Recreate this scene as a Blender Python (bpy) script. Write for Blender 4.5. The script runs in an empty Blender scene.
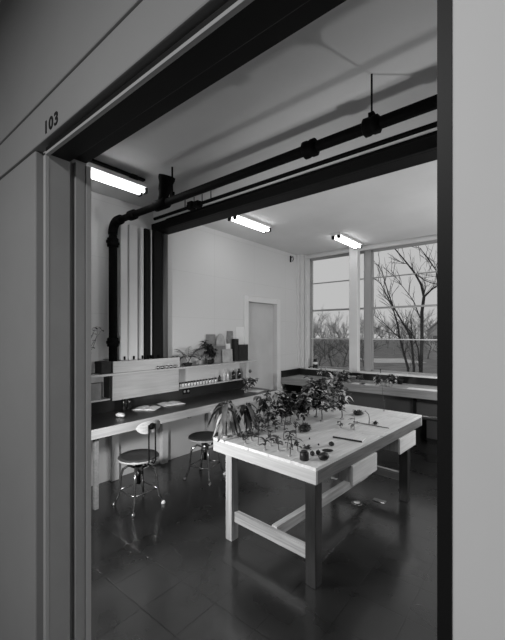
import bpy, bmesh, math, random
from mathutils import Vector, Matrix
PI = math.pi
S = bpy.context.scene
COL = S.collection

# ------------------------------------------------------------------ camera
YAW = math.radians(39.49)
SN, CS = math.sin(YAW), math.cos(YAW)
F = 358.0
CZ = 1.62
cam = bpy.data.cameras.new('camera')
co = bpy.data.objects.new('camera', cam)
COL.objects.link(co)
co.location = (0, 0, CZ)
co.rotation_euler = (PI / 2, 0, YAW)
cam.sensor_fit = 'AUTO'
cam.sensor_width = 36.0
cam.lens = F / 640.0 * 36.0
cam.shift_x = 2.5 / 640.0
cam.shift_y = 13.0 / 640.0
cam.clip_start = 0.02
cam.clip_end = 500
S.camera = co


def at(px, py, z):
    """point on the horizontal plane z seen at a pixel of the photograph"""
    d = F * (z - CZ) / (333.0 - py)
    r = (px - 250.0) / F * d
    return Vector((r * CS - d * SN, r * SN + d * CS, z))


def far_at(px, py, d):
    """point at depth d along a ray"""
    r = (px - 250.0) / F * d
    return Vector((r * CS - d * SN, r * SN + d * CS, CZ + (333.0 - py) / F * d))


# ------------------------------------------------------------------ materials
def mat(name, g, rough=0.6, spec=0.3, metal=0.0, var=0.0, scale=6.0, bump=0.0):
    m = bpy.data.materials.new(name)
    m.use_nodes = True
    nt = m.node_tree
    b = nt.nodes['Principled BSDF']
    b.inputs['Base Color'].default_value = (g, g, g, 1)
    b.inputs['Roughness'].default_value = rough
    b.inputs['Specular IOR Level'].default_value = spec
    b.inputs['Metallic'].default_value = metal
    if var > 0 or bump > 0:
        tc = nt.nodes.new('ShaderNodeTexCoord')
        no = nt.nodes.new('ShaderNodeTexNoise')
        no.inputs['Scale'].default_value = scale
        no.inputs['Detail'].default_value = 5
        nt.links.new(tc.outputs['Object'], no.inputs['Vector'])
        if var > 0:
            r = nt.nodes.new('ShaderNodeValToRGB')
            lo, hi = g * (1 - var), g * (1 + var)
            r.color_ramp.elements[0].position = 0.3
            r.color_ramp.elements[1].position = 0.7
            r.color_ramp.elements[0].color = (lo, lo, lo, 1)
            r.color_ramp.elements[1].color = (hi, hi, hi, 1)
            nt.links.new(no.outputs['Fac'], r.inputs['Fac'])
            nt.links.new(r.outputs['Color'], b.inputs['Base Color'])
        if bump > 0:
            bp = nt.nodes.new('ShaderNodeBump')
            bp.inputs['Strength'].default_value = bump
            bp.inputs['Distance'].default_value = 0.01
            nt.links.new(no.outputs['Fac'], bp.inputs['Height'])
            nt.links.new(bp.outputs['Normal'], b.inputs['Normal'])
    return m


def wood(name, g, axis='Y', var=0.3, rough=0.5):
    m = bpy.data.materials.new(name)
    m.use_nodes = True
    nt = m.node_tree
    b = nt.nodes['Principled BSDF']
    b.inputs['Roughness'].default_value = rough
    b.inputs['Specular IOR Level'].default_value = 0.3
    tc = nt.nodes.new('ShaderNodeTexCoord')
    mp = nt.nodes.new('ShaderNodeMapping')
    sc = {'X': (1.2, 22, 22), 'Y': (22, 1.2, 22), 'Z': (22, 22, 1.2)}[axis]
    mp.inputs['Scale'].default_value = sc
    no = nt.nodes.new('ShaderNodeTexNoise')
    no.inputs['Scale'].default_value = 1.6
    no.inputs['Detail'].default_value = 6
    no.inputs['Distortion'].default_value = 1.2
    r = nt.nodes.new('ShaderNodeValToRGB')
    lo, hi = g * (1 - var), g * (1 + var * 0.6)
    r.color_ramp.elements[0].position = 0.32
    r.color_ramp.elements[1].position = 0.66
    r.color_ramp.elements[0].color = (lo, lo, lo, 1)
    r.color_ramp.elements[1].color = (hi, hi, hi, 1)
    nt.links.new(tc.outputs['Object'], mp.inputs['Vector'])
    nt.links.new(mp.outputs['Vector'], no.inputs['Vector'])
    nt.links.new(no.outputs['Fac'], r.inputs['Fac'])
    nt.links.new(r.outputs['Color'], b.inputs['Base Color'])
    return m


def emit(name, s):
    m = bpy.data.materials.new(name)
    m.use_nodes = True
    nt = m.node_tree
    nt.nodes.clear()
    e = nt.nodes.new('ShaderNodeEmission')
    e.inputs['Strength'].default_value = s
    o = nt.nodes.new('ShaderNodeOutputMaterial')
    nt.links.new(e.outputs[0], o.inputs[0])
    return m


def glass(name):
    m = bpy.data.materials.new(name)
    m.use_nodes = True
    nt = m.node_tree
    nt.nodes.clear()
    t = nt.nodes.new('ShaderNodeBsdfTransparent')
    t.inputs[0].default_value = (0.96, 0.96, 0.96, 1)
    g = nt.nodes.new('ShaderNodeBsdfGlossy')
    g.inputs['Roughness'].default_value = 0.25
    mx = nt.nodes.new('ShaderNodeMixShader')
    mx.inputs[0].default_value = 0.003
    o = nt.nodes.new('ShaderNodeOutputMaterial')
    nt.links.new(t.outputs[0], mx.inputs[1])
    nt.links.new(g.outputs[0], mx.inputs[2])
    nt.links.new(mx.outputs[0], o.inputs[0])
    return m


def tiles(name):
    m = bpy.data.materials.new(name)
    m.use_nodes = True
    nt = m.node_tree
    b = nt.nodes['Principled BSDF']
    tc = nt.nodes.new('ShaderNodeTexCoord')
    br = nt.nodes.new('ShaderNodeTexBrick')
    br.offset = 0.0
    br.inputs['Scale'].default_value = 1.0
    br.inputs['Brick Width'].default_value = 0.305
    br.inputs['Row Height'].default_value = 0.305
    br.inputs['Mortar Size'].default_value = 0.004
    br.inputs['Color1'].default_value = (0.009, 0.009, 0.009, 1)
    br.inputs['Color2'].default_value = (0.011, 0.011, 0.011, 1)
    br.inputs['Mortar'].default_value = (0.002, 0.002, 0.002, 1)
    no = nt.nodes.new('ShaderNodeTexNoise')
    no.inputs['Scale'].default_value = 3.2
    no.inputs['Detail'].default_value = 3
    r = nt.nodes.new('ShaderNodeValToRGB')
    r.color_ramp.elements[0].position = 0.3
    r.color_ramp.elements[1].position = 0.72
    r.color_ramp.elements[0].color = (0.6, 0.6, 0.6, 1)
    r.color_ramp.elements[1].color = (1.3, 1.3, 1.3, 1)
    mu = nt.nodes.new('ShaderNodeMixRGB')
    mu.blend_type = 'MULTIPLY'
    mu.inputs[0].default_value = 1.0
    nt.links.new(tc.outputs['Object'], br.inputs['Vector'])
    nt.links.new(tc.outputs['Object'], no.inputs['Vector'])
    nt.links.new(no.outputs['Fac'], r.inputs['Fac'])
    nt.links.new(br.outputs['Color'], mu.inputs[1])
    nt.links.new(r.outputs['Color'], mu.inputs[2])
    nt.links.new(mu.outputs[0], b.inputs['Base Color'])
    rr = nt.nodes.new('ShaderNodeMapRange')
    rr.inputs['To Min'].default_value = 0.24
    rr.inputs['To Max'].default_value = 0.32
    nt.links.new(no.outputs['Fac'], rr.inputs['Value'])
    nt.links.new(rr.outputs[0], b.inputs['Roughness'])
    b.inputs['Specular IOR Level'].default_value = 0.8
    b.inputs['Coat Weight'].default_value = 0.35
    b.inputs['Coat Roughness'].default_value = 0.12
    bp = nt.nodes.new('ShaderNodeBump')
    bp.inputs['Strength'].default_value = 0.6
    bp.inputs['Distance'].default_value = 0.002
    nt.links.new(br.outputs['Fac'], bp.inputs['Height'])
    bp.invert = True
    nt.links.new(bp.outputs['Normal'], b.inputs['Normal'])
    return m


def panels(name, g, line=0.9):
    """painted wall with faint board joints"""
    m = bpy.data.materials.new(name)
    m.use_nodes = True
    nt = m.node_tree
    b = nt.nodes['Principled BSDF']
    b.inputs['Roughness'].default_value = 0.7
    b.inputs['Specular IOR Level'].default_value = 0.2
    tc = nt.nodes.new('ShaderNodeTexCoord')
    mp = nt.nodes.new('ShaderNodeMapping')
    mp.inputs['Rotation'].default_value = (PI / 2, 0, PI / 2)
    br = nt.nodes.new('ShaderNodeTexBrick')
    br.offset = 0.0
    br.inputs['Scale'].default_value = 1.0
    br.inputs['Brick Width'].default_value = 0.92
    br.inputs['Row Height'].default_value = 0.61
    br.inputs['Mortar Size'].default_value = 0.003
    br.inputs['Color1'].default_value = (g, g, g, 1)
    br.inputs['Color2'].default_value = (g * 1.02, g * 1.02, g * 1.02, 1)
    br.inputs['Mortar'].default_value = (g * line, g * line, g * line, 1)
    sx = nt.nodes.new('ShaderNodeSeparateXYZ')
    cx = nt.nodes.new('ShaderNodeCombineXYZ')
    nt.links.new(tc.outputs['Object'], sx.inputs[0])
    nt.links.new(sx.outputs['Y'], cx.inputs['X'])
    nt.links.new(sx.outputs['Z'], cx.inputs['Y'])
    nt.links.new(cx.outputs[0], br.inputs['Vector'])
    nt.links.new(br.outputs['Color'], b.inputs['Base Color'])
    return m


M = {
    'wall': panels('wall_paint', 0.60),
    'plain': mat('white_paint', 0.66, 0.6, var=0.03),
    'ceil': mat('ceiling_paint', 0.62, 0.8, 0.1, var=0.04, scale=2),
    'trimw': mat('window_paint', 0.6, 0.5),
    'sash': mat('sash_steel', 0.3, 0.5),
    'floor': tiles('floor_tile'),
    'frame': mat('frame_paint', 0.34, 0.45, 0.3, var=0.05, scale=9),
    'frame_shade': mat('frame_painted_shade', 0.01, 0.5, 0.2),  # shade of the unlit head and jamb put into the frame colour
    'lip': mat('frame_lip_paint', 0.42, 0.4),
    'corr': mat('corridor_paint', 0.30, 0.6, 0.2, var=0.04, scale=3),
    'corrl': mat('corridor_light_paint', 0.72, 0.6, 0.2, var=0.03, scale=3),
    'iron': mat('cast_iron', 0.004, 0.7, 0.04, var=0.3, scale=30),
    'irong': mat('dark_steel', 0.008, 0.6, 0.08),
    'black': mat('black_top', 0.010, 0.3, 0.5, var=0.3, scale=8),
    'wx': wood('pine_across', 0.36, 'X'),
    'wy': wood('pine_along', 0.42, 'Y'),
    'wz': wood('pine_upright', 0.36, 'Z'),
    'wtop': wood('table_boards', 0.60, 'Y', 0.13),
    'wapron': wood('shaded_apron_board', 0.13, 'Y', 0.45),  # weathered grain; base tone darkened to carry the shade of the table side
    'wfront': wood('front_board', 0.42, 'X', 0.16),
    'wdraw': wood('drawer_board', 0.55, 'Y', 0.12),
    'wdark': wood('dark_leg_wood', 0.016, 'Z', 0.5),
    'wshelf': wood('shelf_board', 0.48, 'Y', 0.14),
    'wedge': wood('bench_edge', 0.46, 'Y', 0.15),
    'wcount': wood('counter_wood', 0.26, 'X', 0.2),
    'seat': wood('stool_wood', 0.05, 'X', 0.35, 0.3),
    'back': wood('stool_back_wood', 0.40, 'Y', 0.25, 0.4),
    'chrome': mat('worn_steel', 0.28, 0.22, 0.5, 0.9, var=0.2, scale=20),
    'tube': emit('fluorescent_glow', 9.0),
    'glass': glass('window_glass'),
    'jar': mat('milky_glass', 0.62, 0.15, 0.6),
    'bottle': mat('dark_glass', 0.01, 0.1, 0.6),
    'grey': mat('grey_card', 0.2, 0.7, var=0.15, scale=14),
    'grey2': mat('light_grey_card', 0.36, 0.7, var=0.2, scale=12),
    'dark': mat('dark_cloth', 0.015, 0.7, var=0.3, scale=20),
    'paper': mat('paper', 0.72, 0.8, 0.1, var=0.05, scale=10),
    'leafd': mat('dark_leaf', 0.03, 0.5, 0.4, var=0.5, scale=12),
    'leafm': mat('mid_leaf', 0.075, 0.5, 0.4, var=0.6, scale=12),
    'leafl': mat('pale_leaf', 0.28, 0.5, 0.3, var=0.5, scale=14),
    'petal': mat('petal', 0.6, 0.6, var=0.2, scale=14),
    'slip': mat('slip', 0.55, 0.8),
    'stem': mat('stem', 0.05, 0.6),
    'fruit': mat('dark_fruit', 0.010, 0.45, 0.4, var=0.4, scale=40, bump=0.4),
    'clay': mat('pale_clay', 0.35, 0.8),
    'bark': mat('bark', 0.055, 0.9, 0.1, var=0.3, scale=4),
    'bark_haze': mat('hazed_bark', 0.36, 0.9, 0.1, var=0.3, scale=2),  # distance haze put into the bark as a paler tone
    'shrub': mat('dull_twigs', 0.15, 0.9, 0.1, var=0.4, scale=2),
    'lawn': mat('winter_lawn', 0.21, 0.95, 0.05, var=0.25, scale=0.8),
    'road': mat('pale_road', 0.55, 0.9, 0.1, var=0.1, scale=1),
    'house': mat('white_siding', 0.55, 0.8),
    'roof': mat('slate_roof', 0.15, 0.8),
    'ink': mat('black_numeral_paint', 0.012, 0.5),
}


# ------------------------------------------------------------------ mesh builder
class MB:
    def __init__(self):
        self.v, self.f, self.sm = [], [], []

    def add(self, vs, fs, smooth=False):
        b = len(self.v)
        self.v += [tuple(x) for x in vs]
        self.f += [tuple(b + i for i in f) for f in fs]
        self.sm += [smooth] * len(fs)
        return self

    def box(self, x0, x1, y0, y1, z0, z1):
        vs = [(x, y, z) for z in (z0, z1) for y in (y0, y1) for x in (x0, x1)]
        return self.add(vs, [(0, 2, 3, 1), (4, 5, 7, 6), (0, 1, 5, 4), (2, 6, 7, 3), (0, 4, 6, 2), (1, 3, 7, 5)])

    def tube(self, pts, rad, n=10, cap=True):
        pts = [Vector(p) for p in pts]
        if not isinstance(rad, (list, tuple)):
            rad = [rad] * len(pts)
        rings = []
        prev = None
        for i, p in enumerate(pts):
            a = pts[max(i - 1, 0)]
            c = pts[min(i + 1, len(pts) - 1)]
            t = (c - a)
            if t.length < 1e-9:
                t = Vector((0, 0, 1))
            t.normalize()
            if prev is None:
                ref = Vector((0, 0, 1)) if abs(t.z) < 0.9 else Vector((1, 0, 0))
                u = t.cross(ref).normalized()
            else:
                u = (prev - t * prev.dot(t))
                if u.length < 1e-6:
                    u = t.orthogonal()
                u.normalize()
            prev = u
            w = t.cross(u)
            rings.append([p + (u * math.cos(2 * PI * k / n) + w * math.sin(2 * PI * k / n)) * rad[i] for k in range(n)])
        vs = [q for r in rings for q in r]
        fs = []
        for i in range(len(rings) - 1):
            for k in range(n):
                a, b2 = i * n + k, i * n + (k + 1) % n
                fs.append((a, b2, b2 + n, a + n))
        if cap:
            fs.append(tuple(range(n - 1, -1, -1)))
            fs.append(tuple(range((len(rings) - 1) * n, len(rings) * n)))
        return self.add(vs, fs, True)

    def lathe(self, prof, c=(0, 0, 0), n=24, axis=None):
        """prof: list of (radius, height)"""
        c = Vector(c)
        rot = Matrix.Identity(3)
        if axis is not None:
            rot = Vector((0, 0, 1)).rotation_difference(Vector(axis)).to_matrix()
        vs, fs = [], []
        for r, h in prof:
            for k in range(n):
                a = 2 * PI * k / n
                vs.append(c + rot @ Vector((r * math.cos(a), r * math.sin(a), h)))
        for i in range(len(prof) - 1):
            for k in range(n):
                a, b2 = i * n + k, i * n + (k + 1) % n
                fs.append((a, b2, b2 + n, a + n))
        fs.append(tuple(range(n - 1, -1, -1)))
        fs.append(tuple(range((len(prof) - 1) * n, len(prof) * n)))
        return self.add(vs, fs, True)

    def leaf(self, p, d, length, width, droop=0.3, seg=3):
        """a blade growing from p along d, folded on its midrib and bending down"""
        p, d = Vector(p), Vector(d).normalized()
        side = d.cross(Vector((0, 0, 1)))
        if side.length < 1e-3:
            side = Vector((1, 0, 0))
        side.normalize()
        vs, fs = [], []
        for i in range(seg + 1):
            t = i / seg
            q = p + d * (length * t) + Vector((0, 0, -droop * length * t * t))
            w = width * 0.5 * (math.sin(PI * min(t * 0.92 + 0.08, 1.0)) ** 0.8)
            up = Vector((0, 0, w * 0.35))
            q.z = max(q.z, 0.004)
            vs += [q - side * w + up, q, q + side * w + up]
        for i in range(seg):
            a = i * 3
            fs += [(a, a + 1, a + 4, a + 3), (a + 1, a + 2, a + 5, a + 4)]
        return self.add(vs, fs, True)

    def blob(self, c, rx, ry, rz, n=14, m=9, jit=0.0, rnd=None):
        c = Vector(c)
        vs, fs = [], []
        for i in range(1, m):
            th = PI * i / m
            for k in range(n):
                a = 2 * PI * k / n
                j = 1 + (rnd.uniform(-jit, jit) if rnd else 0)
                vs.append(c + Vector((rx * math.sin(th) * math.cos(a) * j, ry * math.sin(th) * math.sin(a) * j, rz * math.cos(th) * j)))
        top = len(vs)
        vs.append(c + Vector((0, 0, rz)))
        vs.append(c - Vector((0, 0, rz)))
        for i in range(m - 2):
            for k in range(n):
                a, b2 = i * n + k, i * n + (k + 1) % n
                fs.append((a, a + n, b2 + n, b2))
        for k in range(n):
            fs.append((top, k, (k + 1) % n))
            fs.append((top + 1, (m - 2) * n + (k + 1) % n, (m - 2) * n + k))
        return self.add(vs, fs, True)

    def build(self, name, m, parent=None, bevel=0.0, fix=True):
        me = bpy.data.meshes.new(name)
        me.from_pydata(self.v, [], self.f)
        me.polygons.foreach_set('use_smooth', self.sm)
        if fix:
            bm = bmesh.new()
            bm.from_mesh(me)
            bmesh.ops.recalc_face_normals(bm, faces=bm.faces)
            bm.to_mesh(me)
            bm.free()
        me.materials.append(M[m] if isinstance(m, str) else m)
        o = bpy.data.objects.new(name, me)
        COL.objects.link(o)
        if parent is not None:
            o.parent = parent
        if bevel > 0:
            b = o.modifiers.new('bevel', 'BEVEL')
            b.width = bevel
            b.segments = 2
            b.limit_method = 'ANGLE'
        return o


def B(x0, x1, y0, y1, z0, z1):
    return MB().box(x0, x1, y0, y1, z0, z1)


def tag(o, label, cat, group=None, kind=None):
    o['label'] = label
    o['category'] = cat
    if group:
        o['group'] = group
    if kind:
        o['kind'] = kind
    return o


def struct(o):
    o['kind'] = 'structure'
    return o


def thing(name, loc, label, cat, group=None, rz=0.0):
    o = bpy.data.objects.new(name, None)
    o.empty_display_size = 0.05
    COL.objects.link(o)
    o.location = loc
    o.rotation_euler = (0, 0, rz)
    return tag(o, label, cat, group)


def dup(root, loc=None, rz=None, scale=None, label=None, group=None):
    r = root.copy()
    COL.objects.link(r)
    if loc is not None:
        r.location = loc
    if rz is not None:
        r.rotation_euler = (0, 0, rz)
    if scale is not None:
        r.scale = scale
    if label:
        r['label'] = label
    if group:
        r['group'] = group
    for ch in list(root.children):
        c = ch.copy()
        COL.objects.link(c)
        c.parent = r
        for g in list(ch.children):
            d = g.copy()
            COL.objects.link(d)
            d.parent = c
    return r


# ------------------------------------------------------------------ room shell
XL, XR = -3.70, 2.20
YD0, YD1 = 0.413, 0.535       # doorway wall
YW = 6.00                     # inner face of window wall
HC = 3.12
DX0, DX1, DZ = -1.08, -0.087, 2.13

struct(B(XL - 0.3, XR + 0.3, -2.2, 6.4, -0.1, 0.0).build('floor', 'floor'))
struct(B(XL - 0.3, XR + 0.3, YD1, 6.4, HC, HC + 0.1).build('ceiling', 'ceil'))
# wall with the bench and the inner door
DY0, DY1, DH = 4.43, 5.23, 2.13
w = MB()
w.box(XL - 0.2, XL, YD1, DY0, 0, HC).box(XL - 0.2, XL, DY1, 6.4, 0, HC).box(XL - 0.2, XL, DY0, DY1, DH, HC)
struct(w.build('wall_left', 'wall'))
struct(B(XR, XR + 0.2, -2.2, 6.4, 0, HC).build('wall_right', 'wall'))
# window wall
WX0, WX1, WZ0, WZ1 = -3.515, 1.9, 0.95, 3.06
w = MB()
w.box(XL - 0.2, XR + 0.2, YW, 6.22, -1.2, WZ0).box(XL - 0.2, XR + 0.2, YW, 6.22, WZ1, HC)
w.box(XL - 0.2, WX0, YW, 6.22, WZ0, WZ1).box(WX1, XR + 0.2, YW, 6.22, WZ0, WZ1)
struct(w.build('wall_back', 'plain'))
# doorway wall: two faces of different paint, seen from the corridor
w = MB()
w.box(XL - 0.2, DX0 - 0.02, YD0 + 0.03, YD1, 0, HC)
w.box(DX1 + 0.0135, XR + 0.2, YD0 + 0.012, YD1, 0, HC)
w.box(DX0 - 0.02, DX1 + 0.0135, YD0 + 0.03, YD1, DZ + 0.02, HC)
struct(w.build('wall_front', 'corr'))
struct(B(DX1 + 0.0135, XR, YD0 + 0.002, YD0 + 0.012, 0, HC).build('trim_1', 'corrl'))
# fascia board over the doorway and wall face beside it
w = MB()
w.box(-2.2, DX1 + 0.0135, YD0 - 0.008, YD0 + 0.03, DZ + 0.028, 2.27)
w.box(-2.2, DX1 + 0.0135, YD0 - 0.0115, YD0 + 0.03, 2.2715, HC)
w.box(-2.2, -1.155, YD0 - 0.003, YD0 + 0.03, 0, DZ + 0.026)
fascia = struct(w.build('trim_2', 'corr', bevel=0.004))
# steel door frame: lip, recessed face, reveal, rebate and stop
fr = struct(MB().box(-1.155, DX0 - 0.006, YD0 + 0.024, YD0 + 0.05, 0, DZ + 0.045)
            .box(DX0 - 0.02, DX0, YD0 + 0.005, YD0 + 0.064, 0, DZ)
            .box(DX0 - 0.02, DX0 - 0.012, YD0 + 0.064, YD0 + 0.079, 0, DZ)
            .box(DX0 - 0.02, DX0 + 0.002, YD0 + 0.079, YD1 - 0.014, 0, DZ)
            .build('trim_3', 'frame', bevel=0.0015))
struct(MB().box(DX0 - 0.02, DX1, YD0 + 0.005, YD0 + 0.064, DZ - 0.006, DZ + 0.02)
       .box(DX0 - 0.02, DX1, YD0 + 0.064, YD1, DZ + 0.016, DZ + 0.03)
       .box(DX0 - 0.012, DX1, YD0 + 0.022, YD0 + 0.05, DZ - 0.002, DZ + 0.045).build('trim_15', 'frame_shade', bevel=0.0015))  # door head: shade under the lintel is in its colour
lp = struct(MB().box(DX0 - 0.014, DX0 + 0.001, YD0 - 0.004, YD0 + 0.006, 0, DZ)
            .box(DX0 - 0.014, DX1, YD0 - 0.004, YD0 + 0.006, DZ - 0.011, DZ - 0.003)
            .box(DX0 - 0.006, DX0 + 0.004, YD1 - 0.012, YD1 + 0.004, 0, DZ)
            .build('trim_4', 'lip', bevel=0.001))
struct(B(DX1, DX1 + 0.0135, YD0, YD1, 0, DZ).build('trim_5', 'frame_shade'))  # jamb strip, coloured as if out of the corridor light

# corridor behind the camera
struct(B(-2.4, XR + 0.2, -2.3, YD0, 2.75, 2.85).build('ceiling_corridor', 'ceil'))
struct(B(-2.4, XR + 0.2, -2.4, -2.2, 0, 2.8).build('wall_corridor', 'corr'))
struct(B(-2.4, -2.2, -2.3, YD0 + 0.02, 0, 2.8).build('wall_corridor_end', 'corr'))

# room number painted on the fascia
fc = bpy.data.curves.new('room_number', 'FONT')
fc.body = '103'
fc.size = 0.047
fc.extrude = 0.0006
fc.align_x = 'CENTER'
fc.offset = 0.0011
fc.space_character = 1.15
tmp = bpy.data.objects.new('numeral_curve', fc)
COL.objects.link(tmp)
bpy.context.view_layer.update()
rme = bpy.data.meshes.new_from_object(tmp.evaluated_get(bpy.context.evaluated_depsgraph_get()))
bpy.data.objects.remove(tmp)
rn = bpy.data.objects.new('room_number_sign', rme)
COL.objects.link(rn)
rn.location = (-1.03, YD0 - 0.0088, 2.172)
rn.rotation_euler = (PI / 2, 0, 0)
rn.scale = (1.2, 1.0, 1.0)
rme.materials.clear()
rme.materials.append(M['ink'])
tag(rn, 'black painted numerals 103 on the wall above the doorway', 'room number')

# header over the partition line: white upper face, dark steel track under it
struct(B(XL, XR, 2.63, 2.80, 2.93, HC).build('trim_6', 'plain'))
tr = struct(MB().box(XL, XR, 2.60, 2.63, 2.845, 2.945).box(XL, XR, 2.63, 2.80, 2.845, 2.93).build('trim_7', 'irong', bevel=0.004))

# inner door with casing
d = MB()
d.box(XL - 0.005, XL + 0.022, DY0 - 0.10, DY0 + 0.0, 0, DH + 0.09)
d.box(XL - 0.005, XL + 0.022, DY1, DY1 + 0.10, 0, DH + 0.09)
d.box(XL - 0.005, XL + 0.022, DY0, DY1, DH, DH + 0.09)
struct(d.build('trim_8', 'plain', bevel=0.004))
dl = struct(B(XL - 0.10, XL - 0.06, DY0 + 0.005, DY1 - 0.005, 0.005, DH - 0.005).build('door_1', mat('door_paint', 0.5, 0.5, var=0.05, scale=3), bevel=0.002))
dh = MB().lathe([(0.012, 0), (0.012, 0.035), (0.028, 0.045), (0.03, 0.06), (0.015, 0.075)], (XL - 0.06, DY0 + 0.07, 1.0), 14, (1, 0, 0)).build('door_handle', 'chrome', dl)

# corner pilaster, mullion pilaster, window surround
struct(MB().box(XL, XL + 0.055, 5.90, YW, 0.952, HC).box(XL + 0.062, XL + 0.125, 5.93, YW, 0.952, HC).build('trim_9', 'plain', bevel=0.003))
struct(MB().box(WX0 - 0.05, WX0, 5.97, YW, 0.952, HC).build('trim_10', 'trimw', bevel=0.003))
struct(MB().box(-2.622, -2.472, 5.88, YW, 0.952, HC).build('trim_11', 'plain', bevel=0.006))
struct(MB().box(WX0, XR, 5.965, YW, WZ1 - 0.02, WZ1 + 0.03).build('trim_12', 'trimw', bevel=0.003))
struct(MB().box(WX0 - 0.03, XR, 5.955, 6.14, 0.93, 0.957).build('trim_13', 'plain', bevel=0.003))

# windows
WY = 6.12
zb = [0.957, 1.514, 2.05, 2.57, 3.045]


def window(n, x0, x1):
    fo = MB()
    fo.box(x0, x0 + 0.022, WY - 0.03, WY + 0.03, zb[0], zb[4]).box(x1 - 0.022, x1, WY - 0.03, WY + 0.03, zb[0], zb[4])
    fo.box(x0, x1, WY - 0.03, WY + 0.03, zb[0], zb[0] + 0.03).box(x0, x1, WY - 0.03, WY + 0.03, zb[4] - 0.025, zb[4] + 0.02)
    o = struct(fo.build('window_%d' % n, 'sash', bevel=0.002))
    for k, h in ((1, 0.016), (2, 0.030), (3, 0.014)):
        B(x0 + 0.02, x1 - 0.02, WY - 0.02, WY + 0.02, zb[k] - h / 2, zb[k] + h / 2).build('glazing_bar', 'sash' if k > 1 else 'trimw', o)
    for k in range(4):
        B(x0 + 0.02, x1 - 0.02, WY - 0.003, WY + 0.003, zb[k] + 0.005, zb[k + 1] - 0.005).build('pane', 'glass', o)
    return o


window(1, -3.515, -2.42)
window(2, -2.31, -1.15)
window(3, -1.05, 0.10)
window(4, 0.20, 1.90)
struct(MB().box(-2.42, -2.31, WY - 0.06, WY + 0.05, 0.957, 3.06).box(-1.15, -1.05, WY - 0.06, WY + 0.05, 0.957, 3.06)
       .box(0.10, 0.20, WY - 0.06, WY + 0.05, 0.957, 3.06).build('trim_14', 'sash', bevel=0.003))

# ------------------------------------------------------------------ ceiling lamps
def lamp(x, y0, y1, label, zt=HC, first=None):
    L = y1 - y0
    t = thing('ceiling_lamp', (x, y0, zt), label, 'ceiling light', 'fluorescent ceiling lights')
    if zt < HC:
        for yy in (0.12, L - 0.12):
            MB().box(-0.03, 0.03, yy - 0.03, yy + 0.03, -0.002, HC - zt - 0.001).build('mount', 'irong', t)
        MB().box(-0.02, 0.02, 0.0, L, HC - zt - 0.02, HC - zt - 0.001).build('mounting_rail', 'irong', t)
    MB().box(-0.075, 0.075, 0, L, -0.035, -0.001).build('housing', 'plain', t, bevel=0.004)
    for sx in (-0.036, 0.036):
        MB().tube([(sx, 0.03, -0.062), (sx, L - 0.03, -0.062)], 0.018, 12).build('tube', 'tube', t)
    for yy in (0.006, L - 0.024):
        for xx in (-0.07, 0.02):
            B(xx, xx + 0.05, yy, yy + 0.018, -0.088, -0.035).build('socket', 'irong', t, bevel=0.003)
    return t


lamp(-3.02, 0.80, 2.04, 'fluorescent ceiling light beside the pipe, nearest the doorway', HC - 0.07)
lamp(-3.02, 3.30, 4.05, 'short fluorescent ceiling light just behind the dark overhead track, between the other two')
lamp(-2.42, 4.95, 5.80, 'fluorescent ceiling light close to the windows, above the white pilaster')

# ------------------------------------------------------------------ cast iron drain pipe under the ceiling
PY, PZ = 2.05, 2.82
px_ = -3.615
pr = thing('drain_pipe', (px_, PY, 1.19), 'black cast iron drain pipe running under the ceiling and down the wall', 'pipe')


def rel(p, o):
    return Vector(p) - Vector(o.location)


def wmesh(mb, o):
    """shift world coordinates into the thing's own frame"""
    l = o.location
    mb.v = [(a - l.x, b - l.y, c - l.z) for a, b, c in mb.v]
    return mb


wmesh(MB().tube([(px_, PY, 1.191), (px_, PY, PZ - 0.11)], 0.044, 20), pr).build('riser', 'iron', pr)
el = [(px_, PY, PZ - 0.13)]
for k in range(9):
    a = PI / 2 * k / 8
    el.append((px_ + 0.11 - 0.11 * math.cos(a), PY, PZ - 0.11 + 0.11 * math.sin(a)))
el.append((px_ + 0.16, PY, PZ))
wmesh(MB().tube(el, 0.05, 20), pr).build('elbow', 'iron', pr)
wmesh(MB().tube([(px_ + 0.12, PY, PZ), (XR - 0.01, PY, PZ)], 0.034, 20), pr).build('main_run', 'iron', pr)
for z in (PZ - 0.27, 1.47):
    wmesh(MB().lathe([(0.048, 0), (0.06, 0.006), (0.06, 0.04), (0.054, 0.05), (0.06, 0.06), (0.06, 0.09), (0.05, 0.10)], (px_, PY, z), 20), pr).build('collar', 'iron', pr)
    wmesh(MB().box(px_ - 0.01, px_ + 0.01, PY - 0.075, PY + 0.075, z + 0.035, z + 0.065), pr).build('clamp', 'iron', pr, bevel=0.003)
for x, r_ in ((-1.18, 0.055), (-0.775, 0.052)):
    wmesh(MB().lathe([(0.038, -0.05), (r_, -0.04), (r_, -0.015), (r_ * 0.88, 0.0), (r_, 0.015), (r_, 0.04), (0.038, 0.05)], (x, PY, PZ), 18, (1, 0, 0)), pr).build('coupling', 'iron', pr)
for x in (-0.775, -2.60):
    wmesh(MB().tube([(x, PY, PZ + 0.03), (x, PY, HC)], 0.006 if x > -1 else 0.008, 8).box(x - 0.016, x + 0.016, PY - 0.016, PY + 0.016, PZ + 0.03, PZ + 0.075), pr).build('hanger_rod', 'iron', pr)
# upright bell mouthed branch near the elbow
hb = (-2.74, PY, PZ + 0.02)
wmesh(MB().lathe([(0.045, 0), (0.045, 0.05), (0.05, 0.08), (0.058, 0.10), (0.062, 0.16), (0.076, 0.20), (0.076, 0.225), (0.055, 0.227)], hb, 20, (0.30, 0, 1)), pr).build('branch_hub', 'iron', pr)
wmesh(MB().lathe([(0.036, -0.09), (0.052, -0.08), (0.052, 0.08), (0.036, 0.09)], (-2.76, PY, PZ), 18, (1, 0, 0)), pr).build('coupling', 'iron', pr)
wmesh(MB().lathe([(0.036, -0.07), (0.05, -0.06), (0.05, 0.02), (0.036, 0.03)], (-3.22, PY, PZ), 18, (1, 0, 0)), pr).build('coupling', 'iron', pr)

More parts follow.
